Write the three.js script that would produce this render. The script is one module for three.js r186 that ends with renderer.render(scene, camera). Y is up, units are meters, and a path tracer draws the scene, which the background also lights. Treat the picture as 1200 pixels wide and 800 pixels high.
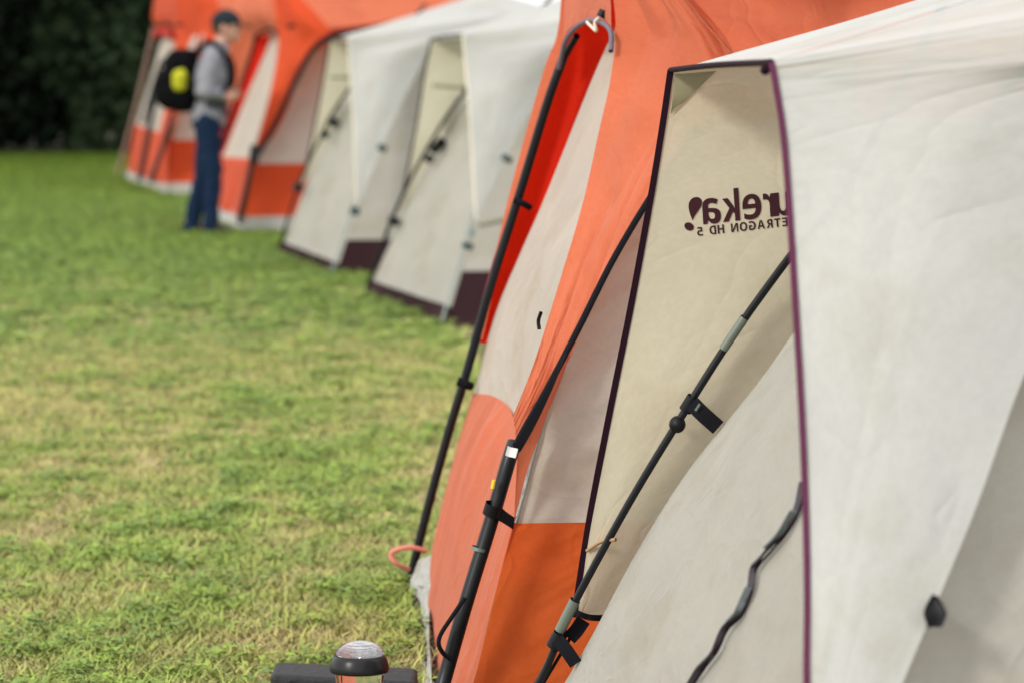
import * as THREE from 'three';
import { mergeGeometries, mergeVertices } from 'three/addons/utils/BufferGeometryUtils.js';
import { FontLoader } from 'three/addons/loaders/FontLoader.js';
import { RoundedBoxGeometry } from 'three/addons/geometries/RoundedBoxGeometry.js';

// ---------------------------------------------------------------- camera, sky, sun, exposure
const scene = new THREE.Scene();
const F = 4000, EYE = 1.427, PITCH = Math.atan(340 / F);            // focal length in photo pixels (1200 x 800), eye height, tilt
const camera = new THREE.PerspectiveCamera(2 * Math.atan(400 / F) * 180 / Math.PI, 1.5, 0.3, 400);
camera.position.set(0, EYE, 0);
camera.rotation.set(-PITCH, 0, 0);
camera.focus = 6.65; camera.userData.fStop = 4.6;
camera.updateMatrixWorld(true);

const skyW = 64, skyH = 32, skyData = new Float32Array(skyW * skyH * 4);
for (let j = 0; j < skyH; j++) for (let i = 0; i < skyW; i++) {
  const e = Math.sin((j + 0.5) / skyH * Math.PI - Math.PI / 2);     // row 0 is the bottom
  const k = e > 0 ? 0.96 + 0.1 * e : 0.55, o = (j * skyW + i) * 4;
  skyData.set([1.0 * k, 1.0 * k, 1.0 * k, 1], o);
}
const sky = new THREE.DataTexture(skyData, skyW, skyH, THREE.RGBAFormat, THREE.FloatType);
sky.mapping = THREE.EquirectangularReflectionMapping; sky.magFilter = THREE.LinearFilter; sky.needsUpdate = true;
scene.background = sky; scene.environment = sky;

const sun = new THREE.DirectionalLight(new THREE.Color(1.0, 0.95, 0.84), 1.4);
sun.position.set(-22, 17, 7); sun.target.position.set(-1, 0, -14);
sun.castShadow = true; sun.shadow.radius = 20; sun.shadow.mapSize.set(2048, 2048);
Object.assign(sun.shadow.camera, { left: -30, right: 30, top: 30, bottom: -30, near: 1, far: 90 });
scene.add(sun, sun.target);

const renderer = new THREE.WebGLRenderer({ antialias: true });
renderer.setSize(1024, 682);
renderer.shadowMap.enabled = true;
renderer.toneMapping = THREE.LinearToneMapping;
renderer.toneMappingExposure = 1.76;

// ---------------------------------------------------------------- helpers
let seed = 20240611;
const rnd = () => { seed = (seed + 0x6D2B79F5) | 0; let t = Math.imul(seed ^ (seed >>> 15), 1 | seed); t = (t + Math.imul(t ^ (t >>> 7), 61 | t)) ^ t; return ((t ^ (t >>> 14)) >>> 0) / 4294967296; };
const hash = (x, y, z) => { let h = Math.imul(x, 374761393) ^ Math.imul(y, 668265263) ^ Math.imul(z, 2147483647 - 1442); h = Math.imul(h ^ (h >>> 13), 1274126177); return ((h ^ (h >>> 16)) >>> 0) / 4294967296; };
const sm = (t) => t * t * (3 - 2 * t);
function vn(x, y, z = 0) {                                          // value noise, 0..1
  const X = Math.floor(x), Y = Math.floor(y), Z = Math.floor(z), a = sm(x - X), b = sm(y - Y), c = sm(z - Z), L = (p, q, t) => p + (q - p) * t;
  const f = (k) => L(L(hash(X, Y, Z + k), hash(X + 1, Y, Z + k), a), L(hash(X, Y + 1, Z + k), hash(X + 1, Y + 1, Z + k), a), b);
  return L(f(0), f(1), c);
}
const fbm = (x, y, z = 0, o = 4) => { let s = 0, a = 0.5, n = 0; for (let i = 0; i < o; i++) { s += a * vn(x, y, z + i * 7.3); n += a; x *= 2.03; y *= 2.03; a *= 0.5; } return s / n; };
const V = (x, y, z) => new THREE.Vector3(x, y, z);
const cosP = Math.cos(PITCH), sinP = Math.sin(PITCH);
function ray(px, py) { const x = (px - 600) / F, y = -(py - 400) / F; return V(x, y * cosP - sinP, -(cosP + y * sinP)); }
// a photo pixel at a chosen distance along the row (metres)
function P(px, py, d) { const r = ray(px, py); return r.multiplyScalar(d / -r.z).add(V(0, EYE, 0)); }
// a photo pixel where it meets the ground
function G(px, py) { const r = ray(px, py); return r.multiplyScalar(-EYE / r.y).add(V(0, EYE, 0)); }
const pts = (list) => list.map((p) => p.isVector3 ? p : P(...p));
const curve = (list) => new THREE.CatmullRomCurve3(pts(list), false, 'catmullrom', 0.5);

const taken = {};
const numbered = (n) => { const k = taken[n] = (taken[n] ?? -1) + 1; return k ? `${n}_${String(k).padStart(3, '0')}` : n; };
function thing(name, label, category, at, group) {
  const o = new THREE.Group(); o.name = numbered(name); o.position.copy(at); scene.add(o);
  o.userData = { label, category }; if (group) o.userData.group = group;
  return o;
}
const rootOf = (o) => { while (o.parent && o.parent !== scene) o = o.parent; return o; };
function part(name, geo, mat, parent) {                             // world-space geometry becomes a mesh under its thing
  const m = new THREE.Mesh(geo, mat); m.name = name; m.castShadow = m.receiveShadow = true;
  parent.add(m);
  const r = rootOf(parent).position; geo.translate(-r.x, -r.y, -r.z);
  return m;
}
function structure(name, geo, mat, kind = 'structure') { const m = new THREE.Mesh(geo, mat); m.name = name; m.userData.kind = kind; m.castShadow = m.receiveShadow = true; scene.add(m); return m; }

// a sheet of cloth spanned by rows of points, with folds as real relief
function cloth(rows, nu, nv, fold) {
  const curves = rows.map((r) => { const p = pts(r); return p.length === 2 ? new THREE.LineCurve3(p[0], p[1]) : new THREE.CatmullRomCurve3(p, false, 'catmullrom', 0.5); });
  const grid = [];
  for (let i = 0; i <= nu; i++) {
    const col = curves.map((c) => c.getPoint(i / nu));
    const cc = col.length === 2 ? new THREE.LineCurve3(col[0], col[1]) : new THREE.CatmullRomCurve3(col, false, 'catmullrom', 0.5);
    grid.push(Array.from({ length: nv + 1 }, (_, j) => cc.getPoint(j / nv)));
  }
  const pos = new Float32Array((nu + 1) * (nv + 1) * 3), uv = new Float32Array((nu + 1) * (nv + 1) * 2), idx = [];
  let lu = 0, lv = 0; const mj = nv >> 1, mi = nu >> 1;
  for (let i = 0; i < nu; i++) lu += grid[i][mj].distanceTo(grid[i + 1][mj]);
  for (let j = 0; j < nv; j++) lv += grid[mi][j].distanceTo(grid[mi][j + 1]);
  const a = V(), b = V(), n = V();
  for (let j = 0; j <= nv; j++) for (let i = 0; i <= nu; i++) {
    const k = j * (nu + 1) + i, p = grid[i][j].clone();
    if (fold) {
      a.subVectors(grid[Math.min(i + 1, nu)][j], grid[Math.max(i - 1, 0)][j]); b.subVectors(grid[i][Math.min(j + 1, nv)], grid[i][Math.max(j - 1, 0)]);
      n.crossVectors(a, b); if (n.lengthSq() > 1e-16) n.normalize();
      p.addScaledVector(n, fold(i / nu, j / nv, i / nu * lu, j / nv * lv));
    }
    pos.set([p.x, p.y, p.z], k * 3); uv.set([i / nu * lu, j / nv * lv], k * 2);
    if (i < nu && j < nv) idx.push(k, k + 1, k + nu + 1, k + 1, k + nu + 2, k + nu + 1);
  }
  const g = new THREE.BufferGeometry();
  g.setAttribute('position', new THREE.BufferAttribute(pos, 3)); g.setAttribute('uv', new THREE.BufferAttribute(uv, 2)); g.setIndex(idx); g.computeVertexNormals();
  return g;
}
// folds that run along one direction: angle, spacing in metres, height in metres
const folds = (ang, gap, amp, sd = 0, tame = 1) => (u, v, s, t) => {
  const c = Math.cos(ang), q = Math.sin(ang), x = s * c + t * q, y = -s * q + t * c, w = fbm(x * 1.5, y * 1.5, sd, 2) * 1.6;
  const r = 1 - Math.abs(2 * vn((y + w * 0.12) / gap, x / gap * 0.16, sd) - 1), big = vn(s * 2.2, t * 2.2, sd + 9) - 0.5;
  const edge = tame ? Math.min(1, 8 * Math.min(u, 1 - u, v, 1 - v) + 0.15) : 1;
  return edge * (amp * r * r * vn(s * 1.3 + 4, t * 1.3, sd + 3) * 1.6 + big * amp * 1.5);
};
const tube = (list, r, seg = 40, rad = 8) => new THREE.TubeGeometry(curve(list), seg, r, rad, false);
// a flat strap through points, width across a given axis, with thickness
function strap(list, width, axis, thick = 0.002, seg = 24, twist = 0) {
  const c = curve(list), out = [], ax = axis.clone().normalize();
  const pos = [], idx = [], uv = [];
  for (let i = 0; i <= seg; i++) {
    const p = c.getPoint(i / seg), t = c.getTangent(i / seg), w = ax.clone().addScaledVector(t, -ax.dot(t)).normalize();
    if (twist) w.applyAxisAngle(t, twist * Math.sin(i / seg * 15));
    const n = V().crossVectors(t, w).normalize();
    for (const [a, b] of [[-1, -1], [1, -1], [1, 1], [-1, 1]]) { const q = p.clone().addScaledVector(w, a * width / 2).addScaledVector(n, b * thick / 2); pos.push(q.x, q.y, q.z); uv.push(a * width, i / seg); }
    if (i < seg) for (let k = 0; k < 4; k++) { const A = i * 4 + k, B = i * 4 + (k + 1) % 4; idx.push(A, B, A + 4, B, B + 4, A + 4); }
  }
  idx.push(0, 1, 2, 0, 2, 3); const e = seg * 4; idx.push(e, e + 2, e + 1, e, e + 3, e + 2);
  const g = new THREE.BufferGeometry(); g.setAttribute('position', new THREE.Float32BufferAttribute(pos, 3)); g.setAttribute('uv', new THREE.Float32BufferAttribute(uv, 2)); g.setIndex(idx);
  const h = g.toNonIndexed(); h.computeVertexNormals(); return h;
}
function rod(a, b, r, seg = 12) { return new THREE.TubeGeometry(new THREE.LineCurve3(a, b), 1, r, seg, false); }
function ball(p, r, sx = 1, sy = 1, sz = 1) { const g = new THREE.SphereGeometry(r, 14, 10); g.scale(sx, sy, sz); g.translate(p.x, p.y, p.z); return g; }

const font = await new FontLoader().loadAsync('fonts/droid/droid_sans_bold.typeface.json');

// ---------------------------------------------------------------- textures and materials
function texture(n, f, srgb, rep = 1) {
  const d = new Uint8Array(n * n * 4);
  for (let j = 0; j < n; j++) for (let i = 0; i < n; i++) { const c = f(i / n, j / n); d.set([c[0] * 255, c[1] * 255, c[2] * 255, 255].map((x) => Math.max(0, Math.min(255, x))), (j * n + i) * 4); }
  const t = new THREE.DataTexture(d, n, n, THREE.RGBAFormat); t.wrapS = t.wrapT = THREE.MirroredRepeatWrapping; t.magFilter = THREE.LinearFilter; t.minFilter = THREE.LinearMipmapLinearFilter; t.generateMipmaps = true;
  if (srgb) t.colorSpace = THREE.SRGBColorSpace; t.repeat.set(rep, rep); t.needsUpdate = true; return t;
}
const crease = texture(512, (u, v) => {                             // fine creases and puckers of taut nylon
  const w = fbm(u * 5, v * 5, 1, 3), r1 = 1 - Math.abs(2 * fbm(u * 9 + w * 2, v * 3 + w, 4, 3) - 1), r2 = 1 - Math.abs(2 * fbm(u * 4 - v * 4 + w, v * 7 + u * 4, 8, 3) - 1);
  const k = 0.45 * Math.pow(r1, 6) + 0.35 * Math.pow(r2, 7) + 0.25 * fbm(u * 24, v * 24, 2, 2); return [k, k, k];
}, false, 1.1);
const grime = texture(512, (u, v) => {                              // faint uneven soiling with a grain of its own
  const b = fbm(u * 6, v * 6, 3, 5), g = vn(u * 200, v * 200, 5), s = Math.max(0, fbm(u * 9 + 3, v * 14, 11, 4) - 0.56) * 2.2, k = 0.93 + 0.07 * b + 0.03 * (g - 0.5);
  return [k - s * 0.07, k - s * 0.09, k - s * 0.13];
}, true, 0.8);
const fabric = (r, g, b, through, opt = {}) => { const m = new THREE.MeshPhysicalMaterial({ color: new THREE.Color().setRGB(r, g, b), roughness: opt.rough ?? 0.85, transmission: through, thickness: 0, side: THREE.DoubleSide, bumpMap: crease, bumpScale: opt.bump ?? 0.005, map: opt.plain ? null : grime, specularIntensity: 0.15 }); return m; };
const solid = (r, g, b, rough = 0.6, metal = 0, spec = 0.45) => new THREE.MeshPhysicalMaterial({ color: new THREE.Color().setRGB(r, g, b), roughness: rough, metalness: metal, specularIntensity: metal ? 1 : spec, side: THREE.DoubleSide });
const M = {
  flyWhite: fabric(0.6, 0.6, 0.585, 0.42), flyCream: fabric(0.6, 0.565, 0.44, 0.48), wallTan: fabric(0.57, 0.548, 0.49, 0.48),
  vermilion: fabric(0.66, 0.085, 0.025, 0.4), salmon: fabric(0.68, 0.185, 0.095, 0.42), orange: fabric(0.82, 0.165, 0.036, 0.55), redLiner: fabric(0.66, 0.02, 0.005, 0.5), wallWhite: fabric(0.6, 0.575, 0.51, 0.45), sod: fabric(0.42, 0.42, 0.4, 0.15),
  plum: fabric(0.03, 0.013, 0.016, 0.05), binding: solid(0.08, 0.017, 0.045, 0.8, 0, 0.3), bindingDark: solid(0.014, 0.003, 0.009, 0.8, 0, 0.25), black: solid(0.006, 0.006, 0.008, 0.5), webbing: solid(0.007, 0.007, 0.01, 0.9, 0, 0.25), blackPole: solid(0.006, 0.007, 0.01, 0.4, 0, 0.6),
  greyTrim: solid(0.15, 0.13, 0.17, 0.85), metal: solid(0.17, 0.2, 0.17, 0.5, 0.5), white: solid(0.55, 0.55, 0.54, 0.8), cord: solid(0.62, 0.58, 0.48, 0.9), pinkCord: solid(0.62, 0.22, 0.18, 0.85), tanCord: solid(0.36, 0.22, 0.12, 0.9), yellow: solid(0.75, 0.5, 0.04, 0.7),
  charcoal: solid(0.018, 0.02, 0.026, 0.9, 0, 0.25), reflective: solid(0.17, 0.2, 0.22, 0.6), tanPole: solid(0.24, 0.16, 0.13, 0.8), olive: solid(0.2, 0.2, 0.13, 0.8), cyan: solid(0.22, 0.26, 0.25, 0.6), buckle: solid(0.03, 0.06, 0.055, 0.6),
};

// ---------------------------------------------------------------- ground
{
  const map = texture(1024, (u, v) => { const a = fbm(u * 30, v * 30, 2, 4), b = fbm(u * 160, v * 160, 5, 3), s = b * 0.7 + 0.3; return [(0.42 + 0.2 * a) * s, (0.42 + 0.18 * a) * s, (0.22 + 0.08 * a) * s]; }, true, 0.25);
  const bump = texture(512, (u, v) => { const k = fbm(u * 60, v * 60, 9, 4); return [k, k, k]; }, false, 0.5);
  const g = new THREE.PlaneGeometry(600, 600, 1, 1); g.rotateX(-Math.PI / 2); const uv = g.attributes.uv; for (let i = 0; i < uv.count; i++) uv.setXY(i, uv.getX(i) * 600, uv.getY(i) * 600);
  structure('ground', g, new THREE.MeshStandardMaterial({ map, bumpMap: bump, bumpScale: 0.03, roughness: 1 }));
}

// ---------------------------------------------------------------- tents
const bases = [];                                                   // footprints kept free of grass
const lerp = (a, b, t) => a.clone().lerp(b, t), up = (p, h) => V(p.x, h, p.z);

// a dome tent with an open-sided fly: sloping grey walls, corner poles, wings of the fly that point down to the corners
function domeTent(s) {
  const { FF, FN } = s, f = V().subVectors(FN, FF), b = V(-f.z, 0, f.x).normalize(); if (b.x < 0) b.negate();
  const W = s.depth, BF = FF.clone().addScaledVector(b, W), BN = FN.clone().addScaledVector(b, W);
  const C = lerp(lerp(FF, FN, 0.5), lerp(BF, BN, 0.5), 0.5), apex = up(C, s.apex), mir = (p) => { const q = V().subVectors(p, C), k = q.dot(b); return p.clone().addScaledVector(b, -2 * k); };
  bases.push([FF, FN, BN, BF]);
  const T = thing('dome_tent', s.label, 'tent', C, 'grey dome tents in the row');
  const hi = s.detail, n = hi ? 70 : 26;
  // body
  const eF = pts(s.wallFar), eN = pts(s.wallNear), top = up(C, s.apex - 0.06);
  const far = new THREE.CatmullRomCurve3([...eF, top], false, 'catmullrom', 0.5), near = new THREE.CatmullRomCurve3([...eN, top], false, 'catmullrom', 0.5);
  const rowsBetween = (c1, c2, t0, t1, k = 7) => Array.from({ length: k }, (_, i) => { const t = t0 + (t1 - t0) * i / (k - 1); return [c1.getPoint(t), c2.getPoint(t)]; });
  const mc = (c) => new THREE.CatmullRomCurve3(c.points.map(mir), false, 'catmullrom', 0.5);
  const farB = mc(far), nearB = mc(near);
  const fw = part('front_wall', cloth(rowsBetween(far, near, s.skirt ?? 0.015, 1, 9), hi ? 150 : n, hi ? 110 : n, s.frontFold), M.wallTan, T);
  part('side_wall', cloth(rowsBetween(near, nearB, 0.125, 1, 9), hi ? 160 : n, hi ? 110 : n, s.sideFold), M.wallTan, T);
  part('side_wall', cloth(rowsBetween(far, farB, 0.1, 1), 20, 20, folds(0.4, 0.2, 0.006, 5)), M.wallTan, T);
  part('back_wall', cloth(rowsBetween(farB, nearB, 0, 1), 20, 20, folds(0.4, 0.2, 0.006, 6)), M.wallTan, T);
  part('floor_skirt', cloth(rowsBetween(near, nearB, 0, 0.125, 3), 30, 8, folds(0.9, 0.12, 0.01, 7)), M.plum, T);
  part('floor_skirt', cloth(rowsBetween(far, farB, 0, 0.1, 3), 20, 4), M.plum, T);
  { const t = (s.skirt ?? 0.015) + 0.004, A0 = far.getPoint(t), B0 = near.getPoint(t), o = (p, k) => p.clone().addScaledVector(b, k); part('floor_skirt', cloth([[o(A0, -0.012), o(lerp(A0, B0, 0.35), -0.03), o(lerp(A0, B0, 0.7), -0.03), o(B0, -0.012)], [o(FF, -0.02), o(lerp(FF, FN, 0.35), 0.01), o(lerp(FF, FN, 0.7), 0.01), o(FN, -0.02)].map((p) => p.setY(-0.005))], 24, 4, folds(0.2, 0.3, 0.01, 77)), M.plum, T); }
  part('floor', cloth([[up(FF, 0.012), up(FN, 0.012)], [up(BF, 0.012), up(BN, 0.012)]], 4, 4), M.plum, T);
  // poles
  const pr = s.poleR;
  const pf = part('pole', tube([...s.poleFar, up(lerp(far.getPoint(0.85), apex, 0.3), s.apex - 0.09)], pr, 60, 10), M.blackPole, T);
  const pnPts = eN.map((p, i) => p.clone().addScaledVector(b, -0.03)), pn = part('pole', tube([...pnPts, up(C, s.apex - 0.075)], hi ? pr : 0.007, 40, 10), s.nearPoleMat ?? M.blackPole, T);
  part('pole', tube([...pnPts.map(mir), up(C, s.apex - 0.075)], pr, 30, 8), M.blackPole, T);
  part('pole', tube([...eF.map(mir), up(C, s.apex - 0.075)], pr, 30, 8), M.blackPole, T);
  // fly
  const midN = lerp(FN, BN, 0.5), SN = up(lerp(midN, C, s.crest[0]), s.crest[1]), AN = up(lerp(midN, C, s.crest[0] - 0.03), s.crest[1] - 0.12);
  const L = pts(s.wingLeft), R = [SN, AN, ...pts(s.wingArch)], k = 9;
  const LC = new THREE.CatmullRomCurve3(L), RC = new THREE.CatmullRomCurve3(R.slice(1), false, 'catmullrom', 0.5);
  const rows = [[L[0], SN]]; for (let i = 1; i < k; i++) { const t = i / (k - 1), l = LC.getPoint(Math.pow(t, 1.25)), r = RC.getPoint((i - 1) / (k - 2)); rows.push([l, r]); }
  const bulge = rows.map(([l, r], i) => { const m = lerp(l, r, 0.5), o = V().subVectors(m, C).setY(0).normalize(); return [l, m.addScaledVector(o, 0.05 * Math.sin(Math.PI * Math.min(1, i / (k - 1) + 0.12))), r]; });
  const nw = part('fly_panel', cloth(bulge, hi ? 110 : 30, hi ? 110 : 30, s.wingFold), M.flyWhite, T);
  part('fly_panel', cloth(bulge.map((r) => r.map(mir)), 24, 24, folds(0.3, 0.3, 0.006, 3)), M.flyWhite, T);
  const bF = P(...s.browFar), bN = L[0], bM = lerp(bF, bN, 0.5); bM.y += 0.004;
  const rise = (p, q, t, h) => { const m = lerp(p, q, t); m.y += h; return m; };
  part('fly_roof', cloth([[bF, bM, bN], [rise(bF, apex, 0.5, s.sag), rise(bM, apex, 0.5, s.sag), rise(bN, apex, 0.5, s.sag)], [lerp(bF, apex, 0.97), apex, lerp(bN, apex, 0.97)]], 40, 40, folds(1.2, 0.2, 0.005, 12)), M.flyWhite, T);
  const side = (a, c) => part('fly_roof', cloth([[a, lerp(a, c, 0.5), c], [rise(a, apex, 0.5, s.sag), rise(lerp(a, c, 0.5), apex, 0.5, s.sag), rise(c, apex, 0.5, s.sag)], [lerp(a, apex, 0.97), apex, lerp(c, apex, 0.97)]], 30, 30, folds(1.2, 0.25, 0.005, 14)), M.flyWhite, T);
  const SF = up(lerp(lerp(FF, BF, 0.5), C, s.crest[0]), s.crest[1]);
  side(bN, SN); side(SN, mir(bN)); side(mir(bN), mir(bF)); side(mir(bF), SF); side(SF, bF);
  // far wing, seen from inside
  const fl = pts(s.farLeft), fr = pts(s.farRight), fm = s.farMid && pts(s.farMid), fwRows = fl.map((p, i) => [p, fm ? fm[i] : lerp(p, fr[i], 0.5).add(V(0, 0, -0.015)), fr[i]]);
  const wing = part('fly_panel', cloth(fwRows, hi ? 60 : 20, hi ? 60 : 20, s.farFold), M.flyCream, T);
  part('fly_panel', cloth(fwRows.map((r) => r.map(mir)), 16, 16), M.flyWhite, T);
  // bindings along the fly's edges
  const eb = s.bindR;
  part('edge_binding', strap(L.map((p, i) => p.clone().add(V(0.0012 * Math.sin(i * 4.1), 0, 0.003))), eb * 1.55, V(1, 0, 0.3), 0.004, 90), s.nearBind ?? M.binding, T);
  part('edge_binding', strap(fl.map((p) => p.clone().add(V(0, 0, 0.004))), eb * 2.1, V(1, 0, 0), 0.004, 60), M.bindingDark, T);
  part('edge_binding', tube([fl[0], bM, bN], eb * 0.9, 30, 8), M.bindingDark, T);
  return { T, fw, pf, pn, nw, wing, b, f, C, mir, far, near };
}

// nearest dome tent
{
  const A = domeTent({
    label: 'large grey dome tent with purple fly edging and mirrored dark lettering inside its wing', detail: true, depth: 2.45, apex: 1.74, sag: -0.02, poleR: 0.0075, bindR: 0.0058,
    FF: G(556, 925), FN: G(885, 1392),
    wallFar: [G(590, 915), [662, 800, 6.49], [705, 725, 6.45], [765, 615, 6.4], [840, 507, 6.345], [930, 402, 6.29], [1010, 310, 6.2]],
    wallNear: [G(895, 1385), [950, 1010, 4.48], [1010, 700, 4.64], [1075, 430, 4.82], [1150, 220, 5.0], [1250, 60, 5.18]],
    poleFar: [G(556, 925), [630, 802, 6.49], [655, 748, 6.47], [675, 703, 6.45], [738, 588, 6.4], [800, 486, 6.36], [860, 392, 6.33], [925, 302, 6.28], [1000, 205, 6.18]],
    browFar: [786, 84, 6.45],
    wingLeft: [[904, 73, 4.9], [911, 105, 4.88], [919, 175, 4.84], [931, 330, 4.76], [942, 520, 4.66], [945, 680, 4.58], [946, 800, 4.52], [950, 900, 4.47], [953, 1010, 4.42]],
    wingArch: [[1560, 40, 4.88], [1380, 150, 4.84], [1275, 280, 4.78], [1205, 430, 4.7], [1150, 580, 4.62], [1095, 712, 4.55], [1058, 800, 4.5], [1000, 930, 4.45], [956, 1010, 4.42]],
    crest: [0.37, 1.6],
    farLeft: [[786, 82, 6.45], [776, 150, 6.45], [762, 235, 6.45], [740, 355, 6.46], [715, 480, 6.47], [692, 600, 6.49], [676, 700, 6.51], [672, 722, 6.52]],
    farMid: [[895, 68, 6.4], [905, 150, 6.38], [925, 238, 6.36], [886, 355, 6.36], [804, 480, 6.4], [731, 600, 6.44], [690, 705, 6.5], [690, 721, 6.53]],
    farRight: [[1000, 60, 6.34], [1000, 140, 6.34], [1000, 240, 6.34], [985, 350, 6.37], [930, 450, 6.41], [850, 560, 6.46], [740, 690, 6.52], [712, 720, 6.55]],
    frontFold: (u, v, x, y) => folds(1.9, 0.14, 0.008, 21)(u, v, x, y) + 0.02 * Math.sin(u * 3.1),
    sideFold: (u, v, x, y) => folds(-0.75, 0.13, 0.028, 22)(u, v, x, y),
    wingFold: (u, v, x, y) => folds(1.45, 0.22, 0.005, 23)(u, v, x, y),
    farFold: (u, v, x, y) => folds(2.2, 0.2, 0.003, 24)(u, v, x, y) + 0.0,
  });
  const T = A.T;
  // mirrored lettering: printed on the outer face, read from behind
  const plane = (px, py) => {                                       // a point on the far wing's own surface, a hair in front of it
    const o = V(0, EYE, 0), r = new THREE.Raycaster(o, ray(px, py).normalize()); A.wing.updateWorldMatrix(true, false); A.wing.material.side = THREE.DoubleSide;
    const h = r.intersectObject(A.wing, false)[0]; return h ? h.point.addScaledVector(h.point.clone().sub(o).normalize(), -0.0022) : P(px, py, 6.48);
  };
  {
    const k = 6.48 / F, O = plane(905, 254), e1 = plane(830, 262.5).sub(O).normalize(), nrm = V(0, 0, 1), e2 = V().crossVectors(e1, nrm).normalize(); if (e2.y < 0) e2.negate();
    const nrmW = V().crossVectors(e1, e2).normalize(); if (nrmW.z < 0) nrmW.negate();
    const on = (u, v) => { const p = O.clone().addScaledVector(e1, u).addScaledVector(e2, v), r = new THREE.Raycaster(p.clone().addScaledVector(nrmW, 0.1), nrmW.clone().negate()), h = r.intersectObject(A.wing, false)[0]; return h ? h.point.addScaledVector(nrmW, 0.0022) : p; };
    const geos = [], put = (shapes, x0, y0, sx, sy, slant = 0) => { const g = new THREE.ShapeGeometry(shapes, 8); const q = g.attributes.position; for (let i = 0; i < q.count; i++) { const v = q.getY(i) * sy + y0, u = q.getX(i) * sx + x0 + slant * (v - y0), w = on(u * k, v * k); q.setXYZ(i, w.x, w.y, w.z); } g.deleteAttribute('uv'); g.deleteAttribute('normal'); geos.push(g); };
    const glyph = (ch, x0, w, y0, h, slant) => { const sh = font.generateShapes(ch, 100), bb = new THREE.Box2(); for (const q of sh) for (const p of q.getPoints(6)) bb.expandByPoint(p); const ref = { E: 71.4, u: 54, r: 54, e: 54, k: 76, a: 54 }[ch] ?? 71.4; put(sh, x0 - bb.min.x * w / (bb.max.x - bb.min.x), y0, w / (bb.max.x - bb.min.x), h / ref, slant); };
    // u grows in reading direction (leftwards here), in units of one photo pixel at the wing
    for (const [ch, x, w, h] of [['E', -46, 20, 26], ['u', -23, 19.5, 19], ['r', -4, 13.5, 19], ['e', 12, 22.5, 20], ['k', 38, 21, 27], ['a', 61, 22, 20.5]]) glyph(ch, x, w, 0, h, -0.03);
    const dr = new THREE.Shape(); dr.moveTo(95.5, 6); dr.bezierCurveTo(98.5, 14, 101, 24, 96, 29.5); dr.bezierCurveTo(91, 34.5, 82.5, 33, 82, 26.5); dr.bezierCurveTo(82, 19, 91.5, 14.5, 95.5, 6); put([dr], 0, 0, 1, 1);
    const dot = new THREE.Shape(); dot.absellipse(100.5, -0.5, 6, 4.6, 0, Math.PI * 2, false, 0.5); put([dot], 0, 0, 1, 1);
    let x = -27; for (const ch of 'TETRAGON HD 5') { if (ch === ' ') { x += 6.5; continue; } const w = { N: 8.6, G: 8.4, O: 9, D: 8, H: 8, A: 8.8, R: 7.6, T: 7.4, E: 6.4 }[ch] ?? 6.8; glyph(ch, x, w, -12.5, 7.2, 0); x += w + 1.9; }
    const mg = mergeGeometries(geos.map((g) => g.index ? g.toNonIndexed() : g)); mg.computeVertexNormals();
    part('printed_lettering', mg, solid(0.032, 0.008, 0.012, 0.85, 0, 0.3), A.wing);
  }
  // triangular gusset in the wing's top corner
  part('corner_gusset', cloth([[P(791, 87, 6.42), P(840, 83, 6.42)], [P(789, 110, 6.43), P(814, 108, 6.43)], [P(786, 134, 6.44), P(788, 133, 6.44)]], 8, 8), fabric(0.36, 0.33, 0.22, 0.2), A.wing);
  part('wing_hem', strap([plane(674, 716).add(V(0, 0, 0.012)), plane(690, 722).add(V(0, 0, 0.01)), P(708, 724, 6.49)], 0.012, V(0, 1, 0.2)), M.webbing, T);
  // clips, ferrules and straps on the far front pole
  const tx = M.metal, z = V(0, 0, 0.012);
  part('pole_ferrule', rod(P(873, 372, 6.318), P(848, 409, 6.335), 0.0088), tx, A.pf);
  part('pole_ferrule', rod(P(674, 703, 6.449), P(656, 739, 6.467), 0.0105), tx, A.pf);
  part('pole_clip', rod(P(813, 465, 6.353), P(803, 481, 6.36), 0.0125), M.black, T);
  part('clip_strap', strap([P(811, 472, 6.335), P(824, 485, 6.32), P(842, 501, 6.318)], 0.030, V(0.7, 0.72, 0)), M.webbing, T);
  part('strap_buckle', strap([P(815, 481, 6.315), P(820, 473, 6.315)], 0.004, V(1, 0, 0)), M.metal, T);
  part('pole_joint', ball(P(794, 497, 6.362), 0.0165, 0.95, 1, 1), M.black, A.pf);
  part('pole_clip', rod(P(657, 742, 6.466), P(648, 758, 6.473), 0.0145), M.black, T);
  part('clip_strap', strap([P(653, 748, 6.45), P(664, 762, 6.44), P(675, 778, 6.435)], 0.026, V(0.75, 0.66, 0)), M.webbing, T);
  part('tension_strap', strap([P(684, 726, 6.48), P(676, 738, 6.48), P(667, 748, 6.48)], 0.028, V(1, -0.4, 0)), M.webbing, T);
  part('tension_cord', tube([[668, 748, 6.47], [650, 778, 6.5], [628, 815, 6.55]], 0.0035), M.webbing, T);
  part('tension_cord', tube([[655, 752, 6.45], [640, 779, 6.5], [618, 815, 6.55]], 0.003), M.webbing, T);
  part('cord_loop', tube([[722, 632, 6.405], [706, 634, 6.43], [688, 645, 6.48]], 0.0035), M.tanCord, T);
  part('brow_toggle', ball(P(897, 82, 4.93), 0.0075), M.bindingDark, T);
  // door zip flap: a twisting ribbon that hangs on the front wall
  const zp = [[941, 565, 4.9], [932, 600, 4.93], [917, 625, 5.0], [900, 643, 5.08], [884, 664, 5.16], [879, 690, 5.24], [866, 718, 5.3], [850, 735, 5.38], [838, 760, 5.46], [822, 780, 5.54], [808, 803, 5.62], [780, 850, 5.75]];
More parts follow.
